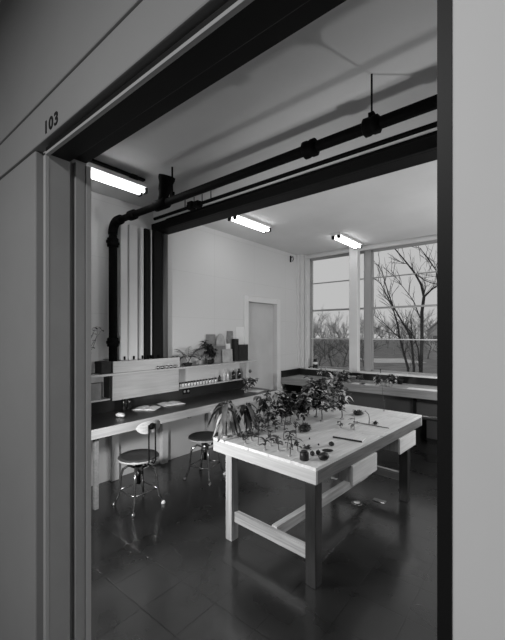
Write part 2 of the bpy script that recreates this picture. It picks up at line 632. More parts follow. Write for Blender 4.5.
# thin supply pipes between the drain and the track
for (y, z, r_, lab) in ((2.36, 2.868, 0.016, 'thin dark pipe hanging between the drain pipe and the partition track'),
                        (2.52, 2.898, 0.012, 'thinner dark pipe just above the partition track')):
    t = thing('supply_pipe', (XL + 0.4, y, z), lab, 'pipe')
    MB().tube([(0, 0, 0), (XR - 0.01 - XL - 0.4, 0, 0)], r_, 12).build('pipe_run', 'iron', t)
    for x in (3.15, 4.6):
        MB().tube([(x, 0, r_ * 0.8), (x, 0, HC - z)], 0.005, 6).build('hanger_rod', 'iron', t)
    if y < 2.4:
        for x in (0.51, 0.645, 0.76, 0.88):
            MB().tube([(x, 0, r_ * 0.8), (x, 0, 0.085)], 0.005, 6).build('peg', 'iron', t)
        MB().box(0.57, 0.64, -0.03, 0.03, -0.03, 0.045).box(0.66, 0.73, -0.03, 0.03, -0.03, 0.03).box(0.55, 0.75, -0.02, 0.02, -0.022, 0.022).build('valve', 'iron', t, bevel=0.004)

# ------------------------------------------------------------------ folding partition stacked against the wall
pt = thing('folding_partition', (XL, 2.14, 1.20), 'folding partition stacked as narrow upright leaves against the wall beside the black pipe', 'partition')
for (y0, y1, x1, m_) in ((0.0, 0.085, 0.09, 'plain'), (0.10, 0.205, 0.10, 'plain'), (0.245, 0.285, 0.10, 'plain'), (0.30, 0.365, 0.11, 'irong'), (0.385, 0.40, 0.10, 'plain'), (0.415, 0.53, 0.12, 'irong')):
    lo = 2.84
    lf = MB().box(0.004, x1, y0, y1, 0, lo - 1.20).build('leaf', m_, pt, bevel=0.003)
    MB().box(x1 - 0.03, x1 + 0.012, (y0 + y1) / 2 - 0.008, (y0 + y1) / 2 + 0.008, 0.12, 0.16).build('roller', 'iron', lf)
MB().lathe([(0.05, 0), (0.05, 1.64)], (0.06, 0.60, 0), 18).build('end_post', mat('post_steel', 0.10, 0.5), pt)

# ------------------------------------------------------------------ wall shelf above the bench
sh = thing('long_shelf', (XL, 0.9, 0.90), 'long pale wooden wall shelf in two tiers above the black bench', 'shelf')
SXF, SZ = 0.18, 1.19
wmesh(B(XL + 0.024, XL + SXF, 0.62, 4.45, SZ - 0.022, SZ), sh).build('top_board', 'wshelf', sh, bevel=0.003)
wmesh(B(XL, XL + 0.12, 2.90, 4.33, 0.905, 0.922), sh).build('lower_board', 'wshelf', sh, bevel=0.002)
wmesh(B(XL, XL + 0.12, 0.62, 2.00, 0.905, 0.922), sh).build('lower_board', 'wshelf', sh, bevel=0.002)
wmesh(B(XL + 0.12, XL + 0.14, 2.02, 2.91, 0.895, SZ - 0.023), sh).build('front_panel', 'wshelf', sh, bevel=0.002)
wmesh(B(XL + 0.133, XL + 0.148, 2.02, 2.92, SZ + 0.001, 1.315), sh).build('upstand', 'wshelf', sh, bevel=0.002)
wmesh(B(XL, XL + 0.12, 1.99, 2.01, 0.923, SZ - 0.023), sh).build('divider', 'dark', sh)
wmesh(B(XL, XL + 0.12, 2.92, 2.93, 0.923, SZ - 0.023), sh).build('divider', 'wshelf', sh)
wmesh(B(XL, XL + 0.13, 4.24, 4.26, 0.923, SZ - 0.023), sh).build('divider', 'wshelf', sh)
# ------------------------------------------------------------------ long bench
BX, BZ = -3.08, 0.76
be = thing('work_bench', (XL, 0.7, 0), 'long black topped work bench with pale wood front edge along the wall', 'bench')
wmesh(B(XL + 0.024, BX - 0.02, 0.56, 4.42, BZ - 0.03, BZ), be).build('bench_top', 'black', be, bevel=0.002)
wmesh(B(BX - 0.02, BX, 0.56, 4.42, BZ - 0.085, BZ + 0.001), be).build('front_edge', 'wedge', be, bevel=0.003)
wmesh(B(XL + 0.001, XL + 0.023, 0.56, 4.32, BZ - 0.03, 0.894), be).build('splash_board', 'black', be)
for y in (1.62, 4.2):
    wmesh(B(-3.21, -3.17, y, y + 0.04, 0, BZ - 0.03), be).build('leg', 'wcount', be, bevel=0.003)
for y in (2.05, 2.72, 3.5):
    wmesh(B(XL + 0.001, XL + 0.06, y, y + 0.09, 0, BZ - 0.03), be).build('wall_post', 'plain', be, bevel=0.003)
wmesh(B(XL + 0.02, XL + 0.55, 2.72, 2.76, BZ - 0.12, BZ - 0.03), be).build('bracket', 'wz', be)

# outlet on the splash
ou = thing('wall_outlet', (XL + 0.0235, 3.13, 0.81), 'dark double outlet on the black splash board under the lower shelf', 'outlet')
MB().box(0, 0.006, -0.06, 0.06, 0, 0.075).build('cover_plate', 'irong', ou, bevel=0.002)
for y in (-0.03, 0.03):
    MB().lathe([(0.017, 0), (0.017, 0.003)], (0.006, y, 0.037), 14, (1, 0, 0)).build('socket', 'clay', ou)

# ------------------------------------------------------------------ counter under the windows
ct = thing('window_counter', (XL, 5.37, 0), 'dark counter with wood edge and black upstand beneath the windows', 'counter')
CT = 0.816
wmesh(B(XL + 0.001, XR, 5.39, YW - 0.001, CT - 0.03, CT), ct).build('counter_top', 'wx', ct, bevel=0.002)
wmesh(B(XL + 0.001, XR, 5.37, 5.39, CT - 0.115, CT + 0.001), ct).build('front_edge', 'wcount', ct, bevel=0.003)
wmesh(B(XL + 0.03, XR, YW - 0.03, YW - 0.001, CT, 0.928), ct).build('upstand', 'black', ct)
wmesh(B(XL + 0.001, XL + 0.03, 5.375, YW - 0.001, CT, 0.935), ct).build('upstand', 'black', ct)
for x in (-3.66, -2.6, -1.45, -0.2, 1.0):
    wmesh(B(x, x + 0.04, 5.42, YW - 0.002, 0, CT - 0.03), ct).build('support_panel', 'irong', ct)
wmesh(B(-2.56, 2.0, 5.44, 5.46, 0.40, CT - 0.115), ct).build('apron_panel', mat('apron_paint', 0.06, 0.4), ct)
wmesh(B(-1.40, -0.6, 5.385, 5.40, 0.455, 0.475), ct).build('rail', 'chrome', ct)

# wall fixture high in the corner
fx = thing('wall_hook', (XL, 5.68, 2.95), 'small dark fixture high on the wall near the window corner', 'fixture')
MB().box(0, 0.02, -0.015, 0.015, 0, 0.12).build('back_plate', 'irong', fx, bevel=0.003)
MB().tube([(0.02, 0, 0.09), (0.06, 0, 0.10), (0.07, 0, 0.05), (0.05, 0, 0.01)], 0.008, 8).build('hook', 'irong', fx)

# ------------------------------------------------------------------ work table
TZ = 0.77
tb = thing('work_table', (-1.11, 2.0, 0), 'large pine work table covered with plant specimens', 'table', rz=math.radians(-3.6))
TW, TL = 0.98, 2.0
pl = MB()
nb = 5
for k in range(nb):
    a = -TW + TW * k / nb
    pl.box(a + (0.003 if k == 2 else 0.0008), a + TW / nb - (0.003 if k == 1 else 0.0008), 0.0, TL, TZ - 0.022, TZ)
pl.build('table_top', 'wtop', tb, bevel=0.0015)
B(-TW, 0, 0.0, 0.022, TZ - 0.108, TZ - 0.0225).build('front_apron', 'wfront', tb, bevel=0.002)
B(-TW, 0, TL - 0.022, TL, TZ - 0.108, TZ - 0.0225).build('rear_apron', 'wx', tb, bevel=0.002)
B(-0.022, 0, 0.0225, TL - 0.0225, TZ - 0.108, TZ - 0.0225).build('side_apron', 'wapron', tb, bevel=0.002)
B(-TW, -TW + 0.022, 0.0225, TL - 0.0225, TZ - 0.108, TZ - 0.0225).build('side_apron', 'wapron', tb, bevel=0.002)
LX0, LX1, LY1 = -0.835, -0.085, 1.60
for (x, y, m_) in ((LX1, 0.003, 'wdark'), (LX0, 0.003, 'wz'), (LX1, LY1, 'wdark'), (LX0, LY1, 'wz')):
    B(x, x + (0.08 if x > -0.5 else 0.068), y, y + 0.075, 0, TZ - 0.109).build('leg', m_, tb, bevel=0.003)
B(LX0 + 0.069, LX1 - 0.001, 0.03, 0.07, 0.145, 0.225).build('stretcher', 'wx', tb, bevel=0.002)
B(LX0 + 0.069, LX1 - 0.001, LY1 + 0.03, LY1 + 0.07, 0.175, 0.255).build('stretcher', 'wx', tb, bevel=0.002)
B(-0.42, -0.37, 0.0705, LY1 + 0.0295, 0.16, 0.235).build('stretcher', 'wy', tb, bevel=0.002)
for (y0, y1) in ((0.46, 0.87), (1.36, 1.77)):
    dr = B(-0.5, -0.10, y0 + 0.01, y1 - 0.01, TZ - 0.235, TZ - 0.11).build('drawer', 'wz', tb)
    B(-0.0995, -0.0035, y0 + 0.01, min(y1 - 0.01, LY1 - 0.005), TZ - 0.235, TZ - 0.11).build('drawer_side', 'wz', dr)
    B(-0.003, 0.015, y0, y1, TZ - 0.25, TZ - 0.11).build('drawer_front', 'wdraw', dr, bevel=0.002)

# ------------------------------------------------------------------ stools
def make_stool(loc, rz, label):
    t = thing('lab_stool', loc, label, 'stool', 'swivel stools at the bench', rz)
    MB().lathe([(0.10, 0.438), (0.175, 0.440), (0.186, 0.450), (0.186, 0.462), (0.178, 0.470), (0.12, 0.463), (0.0001, 0.459)], n=36).build('seat', 'seat', t)
    MB().lathe([(0.183, 0.440), (0.190, 0.446), (0.190, 0.456), (0.1865, 0.460), (0.1865, 0.442)], n=36).build('seat_rim', 'back', t)
    MB().lathe([(0.018, 0.20), (0.018, 0.40), (0.03, 0.41), (0.07, 0.425), (0.07, 0.438)], n=16).build('screw_post', 'irong', t)
    MB().lathe([(0.025, 0.285), (0.042, 0.295), (0.042, 0.365), (0.03, 0.38)], n=18).build('hub', 'chrome', t)
    for k in range(4):
        a = PI / 4 + k * PI / 2
        c, s = math.cos(a), math.sin(a)
        pr_ = [(0.03, 0.35), (0.09, 0.372), (0.145, 0.34), (0.165, 0.27), (0.17, 0.19), (0.185, 0.10), (0.225, 0.012)]
        lg = MB().tube([(r * c, r * s, z) for r, z in pr_], 0.0115, 10).build('leg', 'chrome', t)
        MB().lathe([(0.018, 0.0), (0.021, 0.008), (0.014, 0.03)], (0.228 * c, 0.228 * s, 0), 12).build('foot_tip', 'plain' if k == 0 else 'chrome', lg)
    for k in range(4):
        a, b = PI / 4 + k * PI / 2, PI / 4 + (k + 1) * PI / 2
        MB().tube([(0.177 * math.cos(a), 0.177 * math.sin(a), 0.15), (0.177 * math.cos(b), 0.177 * math.sin(b), 0.15)], 0.006, 8).build('brace', 'chrome', t)
    # curved back on two supports
    vs, fs = [], []
    n = 14
    for i in range(n + 1):
        a = -0.72 + 1.44 * i / n
        e = 1 - abs(2 * i / n - 1) ** 4
        for (r, z) in ((0.190, 0.765 - 0.055 * e), (0.190, 0.765 + 0.058 * e), (0.204, 0.765 + 0.058 * e), (0.204, 0.765 - 0.055 * e)):
            vs.append((r * math.cos(a), r * math.sin(a), z))
    for i in range(n):
        for k in range(4):
            fs.append((i * 4 + k, i * 4 + (k + 1) % 4, i * 4 + 4 + (k + 1) % 4, i * 4 + 4 + k))
    fs += [(0, 1, 2, 3), (n * 4 + 3, n * 4 + 2, n * 4 + 1, n * 4)]
    MB().add(vs, fs).build('backrest', 'back', t, bevel=0.003)
    for s in (-0.035, 0.035):
        MB().tube([(0.06, s, 0.43), (0.19, s, 0.425), (0.215, s, 0.46), (0.213, s, 0.60), (0.211, s, 0.79)], 0.007, 8).build('back_support', 'irong', t)
    MB().lathe([(0.0, 0), (0.03, 0.001), (0.03, 0.006), (0.0, 0.009)], (0.204, 0, 0.775), 14, (1, 0, 0)).build('back_plate', 'irong', t)
    return t


st = make_stool((-2.96, 1.94, 0), 0, 'metal swivel stool with round seat nearer the doorway, open books behind it')
dup(st, (-2.945, 2.78, 0), 0.25, None, 'metal swivel stool farther along the bench, partly behind the table corner')

# ------------------------------------------------------------------ plants
def wander(rnd, p, d, L, n, amp):
    pts = [Vector(p)]
    d = Vector(d).normalized()
    for i in range(n):
        d = (d + Vector((rnd.uniform(-amp, amp), rnd.uniform(-amp, amp), rnd.uniform(-amp * .3, amp * .5)))).normalized()
        pts.append(pts[-1] + d * (L / n))
    return pts


def seedling(t, rnd, h, nl=4, ls=0.03, leafm='leafm', lean=0.15):
    nl, ls, h = int(nl * 1.5), ls * 1.3, h * 1.12
    pts = wander(rnd, (0, 0, 0.004), (rnd.uniform(-lean, lean), rnd.uniform(-lean, lean), 1), h, 5, 0.14)
    MB().tube(pts, [0.0030, 0.0028, 0.0025, 0.0022, 0.002, 0.0015], 6).build('stem', 'stem', t)
    f = MB()
    for k in range(nl):
        q = pts[rnd.choice((2, 3, 4, 5, 5))]
        a = rnd.uniform(0, 2 * PI)
        f.leaf(q, (math.cos(a), math.sin(a), rnd.uniform(-0.1, 0.6)), ls * rnd.uniform(0.7, 1.3), ls * 0.55, 0.4)
    f.build('foliage', leafm, t, fix=False)
    MB().lathe([(0.012, 0.0), (0.011, 0.006), (0.004, 0.008)], n=10).build('foot', 'clay', t)


def leafy(t, rnd, h, nb=9, nl=9, ls=0.05, leafm='leafd', spread=0.6, second=None):
    pts = wander(rnd, (0, 0, 0.002), (rnd.uniform(-.1, .1), rnd.uniform(-.1, .1), 1), h * 0.8, 6, 0.16)
    s = MB().tube(pts, [0.005, 0.0045, 0.004, 0.0035, 0.003, 0.0025, 0.002], 6)
    f, f2 = MB(), MB()
    for b in range(nb):
        q = pts[rnd.randint(2, 6)]
        a = rnd.uniform(0, 2 * PI)
        bp = wander(rnd, q, (math.cos(a) * spread, math.sin(a) * spread, rnd.uniform(0.1, 0.9)), h * rnd.uniform(0.25, 0.45), 4, 0.25)
        s.tube(bp, [0.0025, 0.002, 0.002, 0.0015, 0.001], 5)
        for k in range(nl):
            q2 = bp[rnd.randint(1, 4)]
            c = rnd.uniform(0, 2 * PI)
            tgt = f2 if (second and rnd.random() < 0.35) else f
            tgt.leaf(q2, (math.cos(c), math.sin(c), rnd.uniform(-0.5, 0.7)), ls * rnd.uniform(0.6, 1.2), ls * rnd.uniform(0.4, 0.65), rnd.uniform(0.1, 0.7))
    s.build('stem', 'stem', t)
    f.build('foliage', leafm, t, fix=False)
    if second:
        f2.build('blossom', second, t, fix=False)
    MB().lathe([(0.022, 0.0), (0.022, 0.008), (0.008, 0.014)], n=12).build('foot', 'clay', t)


def strap(t, rnd, h, n=14, wd=0.03, leafm='leafm', droop=1.2, second='leafd'):
    s = MB().tube([(0, 0, 0.002), (0.005, 0, h * 0.4), (0, 0.01, h * 0.85)], [0.007, 0.006, 0.004], 6)
    s.build('stem', 'stem', t)
    f, g = MB(), MB()
    for k in range(n):
        a = rnd.uniform(0, 2 * PI)
        z = h * rnd.uniform(0.55, 0.98)
        (f if k % 3 else g).leaf((0, 0.005, z), (math.cos(a), math.sin(a), rnd.uniform(0.0, 0.9)), min(z * 0.8, h * rnd.uniform(0.5, 0.75)), wd * rnd.uniform(0.7, 1.3), droop * rnd.uniform(0.6, 1.1), 6)
    f.build('foliage', leafm, t, fix=False)
    g.build('foliage', second, t, fix=False)
    MB().lathe([(0.03, 0.0), (0.03, 0.008), (0.01, 0.012)], n=12).build('foot', 'clay', t)


def clump(t, rnd, r, h, n=70, leafm='leafd', ls=0.03):
    f = MB()
    for k in range(n):
        a = rnd.uniform(0, 2 * PI)
        e = rnd.uniform(0.05, 1.3)
        q = Vector((math.cos(a) * r * rnd.uniform(0, .55), math.sin(a) * r * rnd.uniform(0, .55), h * rnd.uniform(0.1, 0.5)))
        f.leaf(q, (math.cos(a) * math.cos(e), math.sin(a) * math.cos(e), math.sin(e)), ls * rnd.uniform(.6, 1.2), ls * 0.4, 0.3)
    f.build('foliage', leafm, t, fix=False)
    MB().blob((0, 0, h * 0.3), r * 0.7, r * 0.7, h * 0.3, 12, 7).build('root_ball', 'fruit', t)


GP = 'plant specimens on the table'
PL = [
    # kind, px, py, args, label
    ('strap', 226, 437, dict(h=.28, n=26, wd=.045, droop=1.9, leafm='leafm', second='leafl'), 'drooping strap leaved plant at the near left corner of the table'),
    ('strap', 246, 433.5, dict(h=.26, n=24, wd=.04, droop=1.8, leafm='leafm'), 'dark arching strap leaved plant beside the drooping corner plant'),
    ('leafy', 269, 428, dict(h=.30, nb=10, nl=8, ls=.07, leafm='leafm', second='petal'), 'tall broad leaved sprig on the left table edge before the bench end'),
    ('leafy', 281, 424, dict(h=.34, nb=12, nl=10, ls=.065, second='petal'), 'dark sprig with pale leaves, between broad sprig and bushy foliage'),
    ('leafy', 298, 420, dict(h=.36, nb=18, nl=12, ls=.065, second='petal'), 'bushy dark leafy branch with pale tips at the left of the big foliage mass'),
    ('leafy', 308, 415, dict(h=.38, nb=20, nl=12, ls=.07), 'dense dark leafy branch at the back of the foliage mass'),
    ('leafy', 322, 421, dict(h=.38, nb=18, nl=12, ls=.065, second='petal'), 'tall leafy branch on bare stem in the middle of the foliage mass'),
    ('leafy', 333, 411, dict(h=.37, nb=16, nl=12, ls=.065, second='petal'), 'leafy branch with pale leaves behind the middle branch'),
    ('leafy', 342, 419, dict(h=.30, nb=13, nl=9, ls=.06, second='petal'), 'shorter leafy sprig with pale drooping leaves at the edge of the foliage mass'),
    ('seedling', 252, 441, dict(h=.09, nl=6, ls=.035, leafm='leafd'), 'small dark seedling close to the left table edge'),
    ('clump', 241, 437, dict(r=.045, h=.05, n=60), 'low dark leafy clump at the foot of the drooping plants'),
    ('clump', 250, 436, dict(r=.04, h=.045, n=50), 'smaller low dark clump next to the dark leafy clump'),
    ('seedling', 258, 445, dict(h=.12, nl=9, ls=.04, leafm='leafd'), 'bushy seedling with dark crown near the front table edge'),
    ('seedling', 268.5, 436, dict(h=.11, nl=7, ls=.035, leafm='leafd'), 'straight single stemmed seedling with dark tuft'),
    ('seedling', 279, 451, dict(h=.10, nl=8, ls=.04, leafm='leafm'), 'spreading seedling with narrow leaves at the front edge'),
    ('seedling', 284, 440, dict(h=.13, nl=6, ls=.032, leafm='leafm'), 'thin tall seedling behind the spreading seedling'),
    ('seedling', 290, 456, dict(h=.10, nl=5, ls=.03, leafm='leafm'), 'bare thin seedling nearest the front edge beside the dark jar'),
    ('seedling', 292, 445, dict(h=.09, nl=9, ls=.03, leafm='leafm'), 'feathery pale seedling in front of the dark bushy cluster'),
    ('seedling', 298, 452, dict(h=.08, nl=7, ls=.03, leafm='leafd'), 'short dark seedling just behind the dark jar'),
    ('seedling', 284, 430, dict(h=.12, nl=8, ls=.04, leafm='leafd'), 'dark seedling at the foot of the foliage mass'),
    ('seedling', 275, 432, dict(h=.08, nl=8, ls=.04, leafm='leafd'), 'low dark sprig between the single stem and the foliage mass'),
    ('seedling', 262, 432, dict(h=.09, nl=8, ls=.035, leafm='leafm'), 'slender sprig against the left table edge'),
    ('leafy', 258, 434, dict(h=.20, nb=8, nl=7, ls=.05, leafm='leafm', second='petal'), 'pale flowered sprig just past the arching strap leaved plant'),
    ('leafy', 274, 426, dict(h=.24, nb=9, nl=8, ls=.05, leafm='leafd'), 'dark small leaved sprig between the two tall sprigs on the left table edge'),
    ('leafy', 290, 424, dict(h=.22, nb=9, nl=8, ls=.05, leafm='leafd', second='petal'), 'low dark sprig with white flecks at the foot of the bushy branch'),
    ('leafy', 316, 417, dict(h=.26, nb=10, nl=9, ls=.055, leafm='leafd', second='petal'), 'low leafy sprig filling the gap left of the middle branch'),
    ('seedling', 271, 446, dict(h=.09, nl=8, ls=.035, leafm='leafd'), 'dark seedling between bushy crowned seedling and spreading seedling'),
    ('seedling', 246, 444, dict(h=.07, nl=8, ls=.035, leafm='leafm'), 'very low sprig nearest the near left table corner'),
    ('seedling', 296, 438, dict(h=.11, nl=8, ls=.035, leafm='leafm'), 'slender sprig just left of the dark bushy cluster'),
    ('seedling', 287, 450, dict(h=.11, nl=7, ls=.032, leafm='leafm'), 'slim seedling in the group behind the front table edge'),
    ('seedling', 265, 450, dict(h=.06, nl=6, ls=.03, leafm='leafd'), 'tiny dark sprig near the middle of the front table edge'),
    ('clump', 304.5, 431.5, dict(r=.08, h=.09, n=150, ls=.04), 'dark bushy cluster lying in the middle of the table'),
    ('clump', 307, 449, dict(r=.035, h=.03, n=40, leafm='leafm', ls=.03), 'flat spiky rosette behind the dark jar'),
    ('clump', 358, 415, dict(r=.07, h=.07, n=120, leafm='leafm', ls=.04), 'mossy dark lump on the far part of the table'),
    ('clump', 375.5, 424.5, dict(r=.025, h=.04, n=40, ls=.028), 'small dark tuft beside the arching stem near the side edge'),
    ('seedling', 384, 411, dict(h=.24, nl=3, ls=.02, leafm='leafd', lean=.03), 'tall thin bare stem near the far end of the table'),
    ('seedling', 354, 430, dict(h=.10, nl=5, ls=.045, leafm='leafl'), 'pale translucent leaved sprig behind the flat tray'),
    ('seedling', 303, 424, dict(h=.09, nl=8, ls=.04, leafm='leafd'), 'dark sprig in front of the dense leafy branch'),
    ('seedling', 341, 437-9, dict(h=.05, nl=4, ls=.03, leafm='leafm'), 'tiny sprig between tray and foliage mass'),
]
for i, (k, px, py, kw, lab) in enumerate(PL):
    rnd = random.Random(100 + i)
    p = at(px, py, TZ + 0.0005)
    nm = {'strap': 'strap_leaf_plant', 'leafy': 'leafy_branch', 'seedling': 'seedling', 'clump': 'plant_clump'}[k]
    t = thing(nm, p, lab, 'plant', GP)
    {'strap': strap, 'leafy': leafy, 'seedling': seedling, 'clump': clump}[k](t, rnd, **kw)

# arching stem
p = at(369, 424, TZ)
t = thing('arching_stem', p, 'single thin stem bent over like a hook near the table side', 'plant', GP)
pts = [(0, 0, 0.001), (0.003, 0.002, 0.05), (-0.004, 0.0, 0.09), (-0.03, -0.004, 0.115), (-0.055, -0.008, 0.105)]
MB().tube(pts, [.004, .0035, .003, .0025, .002], 6).build('stem', 'stem', t)
MB().leaf(pts[-1], (-1, -.2, .1), .03, .015).leaf(pts[-2], (-.6, .6, .3), .025, .012).build('foliage', 'leafm', t, fix=False)

# jar, fruits, pods
t = thing('specimen_jar', at(304.3, 460, TZ), 'squat black jar at the front corner of the table', 'jar')
MB().lathe([(0.026, 0), (0.031, 0.004), (0.031, 0.048), (0.027, 0.054), (0.0001, 0.055)], n=20).build('body', 'fruit', t)
MB().lathe([(0.02, 0.055), (0.024, 0.056), (0.022, 0.062), (0.001, 0.062)], n=16).build('rim', 'dark', t)


def fruit(px, py, r, lab, nm='seed_pod', sx=1.0, sy=1.0, sz=1.0, rz=0.0, cat='fruit'):
    t = thing(nm, at(px, py, TZ), lab, cat, 'dark fruits at the table corner', rz)
    rnd = random.Random(int(px * 10))
    MB().blob((0, 0, r * sz + .0005), r * sx, r * sy, r * sz, 16, 10, 0.04, rnd).build('body', 'fruit', t)
    MB().tube([(0, 0, r * sz * 1.9), (0.002, 0.001, r * sz * 2.25)], [0.003, 0.002], 6).build('stalk', 'stem', t)


fruit(312.3, 456, .017, 'small round black fruit beside the black jar')
fruit(318.2, 455, .017, 'small round black fruit beside the large oval one')
fruit(323.8, 460.5, .027, 'large oval black fruit at the table corner', 'oval_fruit', 1.45, 1.0, 1.0, YAW + 0.35)
fruit(327.6, 452, .014, 'long black pod lying behind the oval fruit', 'long_pod', 2.9, 1.0, 0.8, YAW - 0.1)
fruit(331.5, 446, .020, 'dark dried fruit with pale top behind the long pod', 'dried_fruit', 1.1, 1.0, .8)
fruit(309.5, 439.5, .007, 'tiny dark seed in front of the bushy cluster', 'seed')
fruit(318.5, 445.5, .007, 'tiny dark seed between rosette and long pod', 'seed')

# flat tray and papers on the table
t = thing('flat_tray', at(350, 438, TZ), 'thin flat grey tray lying on the table', 'tray', rz=0.10)
MB().box(-.115, .115, -.07, .07, 0.0005, .012).build('tray_base', 'wtop', t, bevel=.002)
MB().box(-.118, .118, -.073, -.070, 0.0005, .014).build('tray_edge', 'dark', t)
pp = [(397, 416.5, .10, .05, 0.0, 'white paper slip at the far end of the table'), (373, 433.5, .09, .045, .3, 'white paper slip near the table side before the dark tuft')]
for (px, py, a, b, r_, lab) in pp:
    o = B(-a, a, -b, b, 0.0006, 0.0018).build('paper_slip', 'slip')
    o.location = at(px, py, TZ)
    o.rotation_euler = (0, 0, r_)
    tag(o, lab, 'paper')
pn = MB().tube([(-.17, 0, .005), (.17, 0, .005)], .0035, 8).build('dark_rod', 'stem')
pn.location = at(370.5, 425.4, TZ)
pn.rotation_euler = (0, 0, math.radians(-3))
tag(pn, 'thin dark rod lying beside the small dark tuft', 'rod')

# floor outlet plates
t = thing('floor_outlet', at(357, 503, 0), 'round metal floor outlet on the dark tiles under the table', 'floor outlet')
MB().lathe([(0.055, 0.0), (0.055, 0.004), (0.045, 0.007), (0.0001, 0.007)], n=24).build('ring', 'chrome', t)
MB().lathe([(0.03, 0.007), (0.03, 0.010), (0.0001, 0.010)], n=20).build('cap', 'jar', t)
o = B(-.06, .06, -.03, .03, 0.0005, .006).build('floor_plate', mat('plate_metal', .3, .3, metal=.5), None, bevel=.002)
o.location = at(379.5, 501, 0)
tag(o, 'small rectangular metal plate in the floor beside the round outlet', 'floor plate')

# ------------------------------------------------------------------ things on the bench
def open_book(px, py, w_, h_, rz, lab):
    p = at(px, py, BZ)
    p.x = max(p.x, -3.49)
    t = thing('open_book', p, lab, 'book', 'open books on the bench', rz)
    for s in (-1, 1):
        vs, fs = [], []
        n = 6
        for i in range(n + 1):
            u = i / n
            z = 0.004 + 0.018 * math.sin(PI * min(1, u * 0.95 + 0.05)) * (1 - u * 0.6)
            for y in (-h_, h_):
                vs.append((s * w_ * u, y, z))
                vs.append((s * w_ * u, y, 0.002))
        for i in range(n):
            a = i * 4
            fs += [(a, a + 4, a + 6, a + 2), (a + 1, a + 3, a + 7, a + 5), (a, a + 1, a + 5, a + 4), (a + 2, a + 6, a + 7, a + 3)]
        fs += [(0, 2, 3, 1), (n * 4, n * 4 + 1, n * 4 + 3, n * 4 + 2)]
        MB().add(vs, fs).build('page_block', 'paper', t)
    B(-w_ - .004, w_ + .004, -h_ - .004, h_ + .004, 0.0005, .0018).build('cover', 'dark', t)


open_book(146, 408.5, .13, .10, 0.6, 'open white paged book on the bench nearer the dark bottles')
open_book(171, 404, .14, .10, 1.35, 'open white paged book on the bench farther from the doorway')
t = thing('crumpled_paper', at(121, 417, BZ), 'small crumpled white paper near the bench front edge', 'paper')
MB().blob((0, 0, .022), .055, .04, .022, 9, 6, .3, random.Random(4)).build('wad', 'paper', t)


def bottle(name, loc, r, h, m_, capm, lab, cat='bottle', grp=None):
    t = thing(name, loc, lab, cat, grp)
    MB().lathe([(r * .95, 0), (r, .004), (r, h * .66), (r * .8, h * .74), (r * .42, h * .8), (r * .42, h * .9), (.0001, h * .9)], n=18).build('body', m_, t)
    MB().lathe([(r * .5, h * .9), (r * .5, h), (.0001, h)], n=14).build('stopper', capm, t)
    return t


bottle('dark_bottle', at(124, 410.5, BZ + .0006), .022, .15, 'bottle', 'dark', 'slim black bottle on the bench, first of two beside the crumpled paper', grp='black bottles on the bench')
bottle('dark_bottle', at(129, 409.5, BZ + .0006), .022, .15, 'bottle', 'dark', 'slim black bottle on the bench, closer to the open books', grp='black bottles on the bench')
t = thing('small_stand', at(143, 401, BZ), 'small dark stand at the back of the bench behind the books', 'stand')
MB().lathe([(.05, 0), (.05, .01), (.01, .015), (.01, .06), (.03, .065), (.03, .08), (.0001, .08)], n=18).build('body', 'iron', t)
MB().tube([(.0, 0, .055), (.09, .03, .05)], .005, 6).build('arm', 'iron', t)
# far end of bench
for i, (px, py, lab) in enumerate(((248, 389, 'leafy dark plant lying at the far end of the bench'), (256, 386, 'second leafy plant at the far end of the bench, next to white papers'))):
    p = at(px, py + 3, BZ)
    t = thing('bench_plant', (min(max(p.x, -3.50), -3.2), min(p.y, 4.2 - .25 * (1 - i)), BZ + .0006), lab, 'plant')
    leafy(t, random.Random(60 + i), .20, 8, 7, .06, 'leafm', .9)
for i, (px, py, a, b, r_, lab) in enumerate(((264, 389, .14, .10, .2, 'white papers on the far bench end'), (268, 386.5, .13, .08, -.3, 'loose sheet behind the white papers on the far bench end'))):
    p = at(px, py, BZ)
    o = B(-a * .8, a * .8, -b, b, 0.0006 + .004 * i, 0.004 + .004 * i).build('paper_sheet', 'paper' if i == 0 else 'grey2')
    o.location = (min(p.x, BX - .15), min(p.y, 4.15), BZ)
    o.rotation_euler = (0, 0, r_)
    tag(o, lab, 'paper')

# ------------------------------------------------------------------ things on the shelf
def sy(px, x):
    """distance along the wall where the photo column px meets the plane at x"""
    a = math.atan((px - 250.0) / F) - YAW
    return x / math.tan(a)


X0 = XL + 0.08
t = thing('dark_box', (XL + .055, 1.945, SZ), 'small dark box on the shelf just before the pale upstand', 'box')
MB().box(-.05, .09, -.055, .055, 0.0005, .125).build('body', 'dark', t, bevel=.002)
MB().box(-.053, .093, -.058, .058, .105, .128).build('lid', 'dark', t, bevel=.002)
t = thing('twig_plant', (X0, 1.72, SZ), 'tall thin twiggy plant in a pale jar at the near end of the shelf', 'plant')
rnd = random.Random(8)
MB().lathe([(.03, 0.0005), (.036, .01), (.036, .09), (.028, .10), (.0001, .10)], n=16).build('jar', 'jar', t)
s, f = MB(), MB()
for k in range(11):
    a = rnd.uniform(0, 2 * PI)
    pts = wander(rnd, (0, 0, .09), (math.cos(a) * .3 + .1, math.sin(a) * .35, 1), rnd.uniform(.18, .46), 6, .2)
    s.tube(pts, [.003, .003, .0025, .002, .002, .0015, .001], 5)
    for j in range(14):
        b = rnd.uniform(0, 2 * PI)
        f.leaf(pts[rnd.randint(0, 6)], (math.cos(b), math.sin(b), rnd.uniform(-.3, .8)), .042, .022, .3)
s.build('stem', 'stem', t)
f.build('foliage', 'leafm', t, fix=False)
o = B(0, .05, -.09, .09, 0.0005, .17).build('grey_box', 'grey')
o.location = (XL + .03, 1.83, .922)
tag(o, 'grey carton standing on the lower shelf at the near end', 'box')

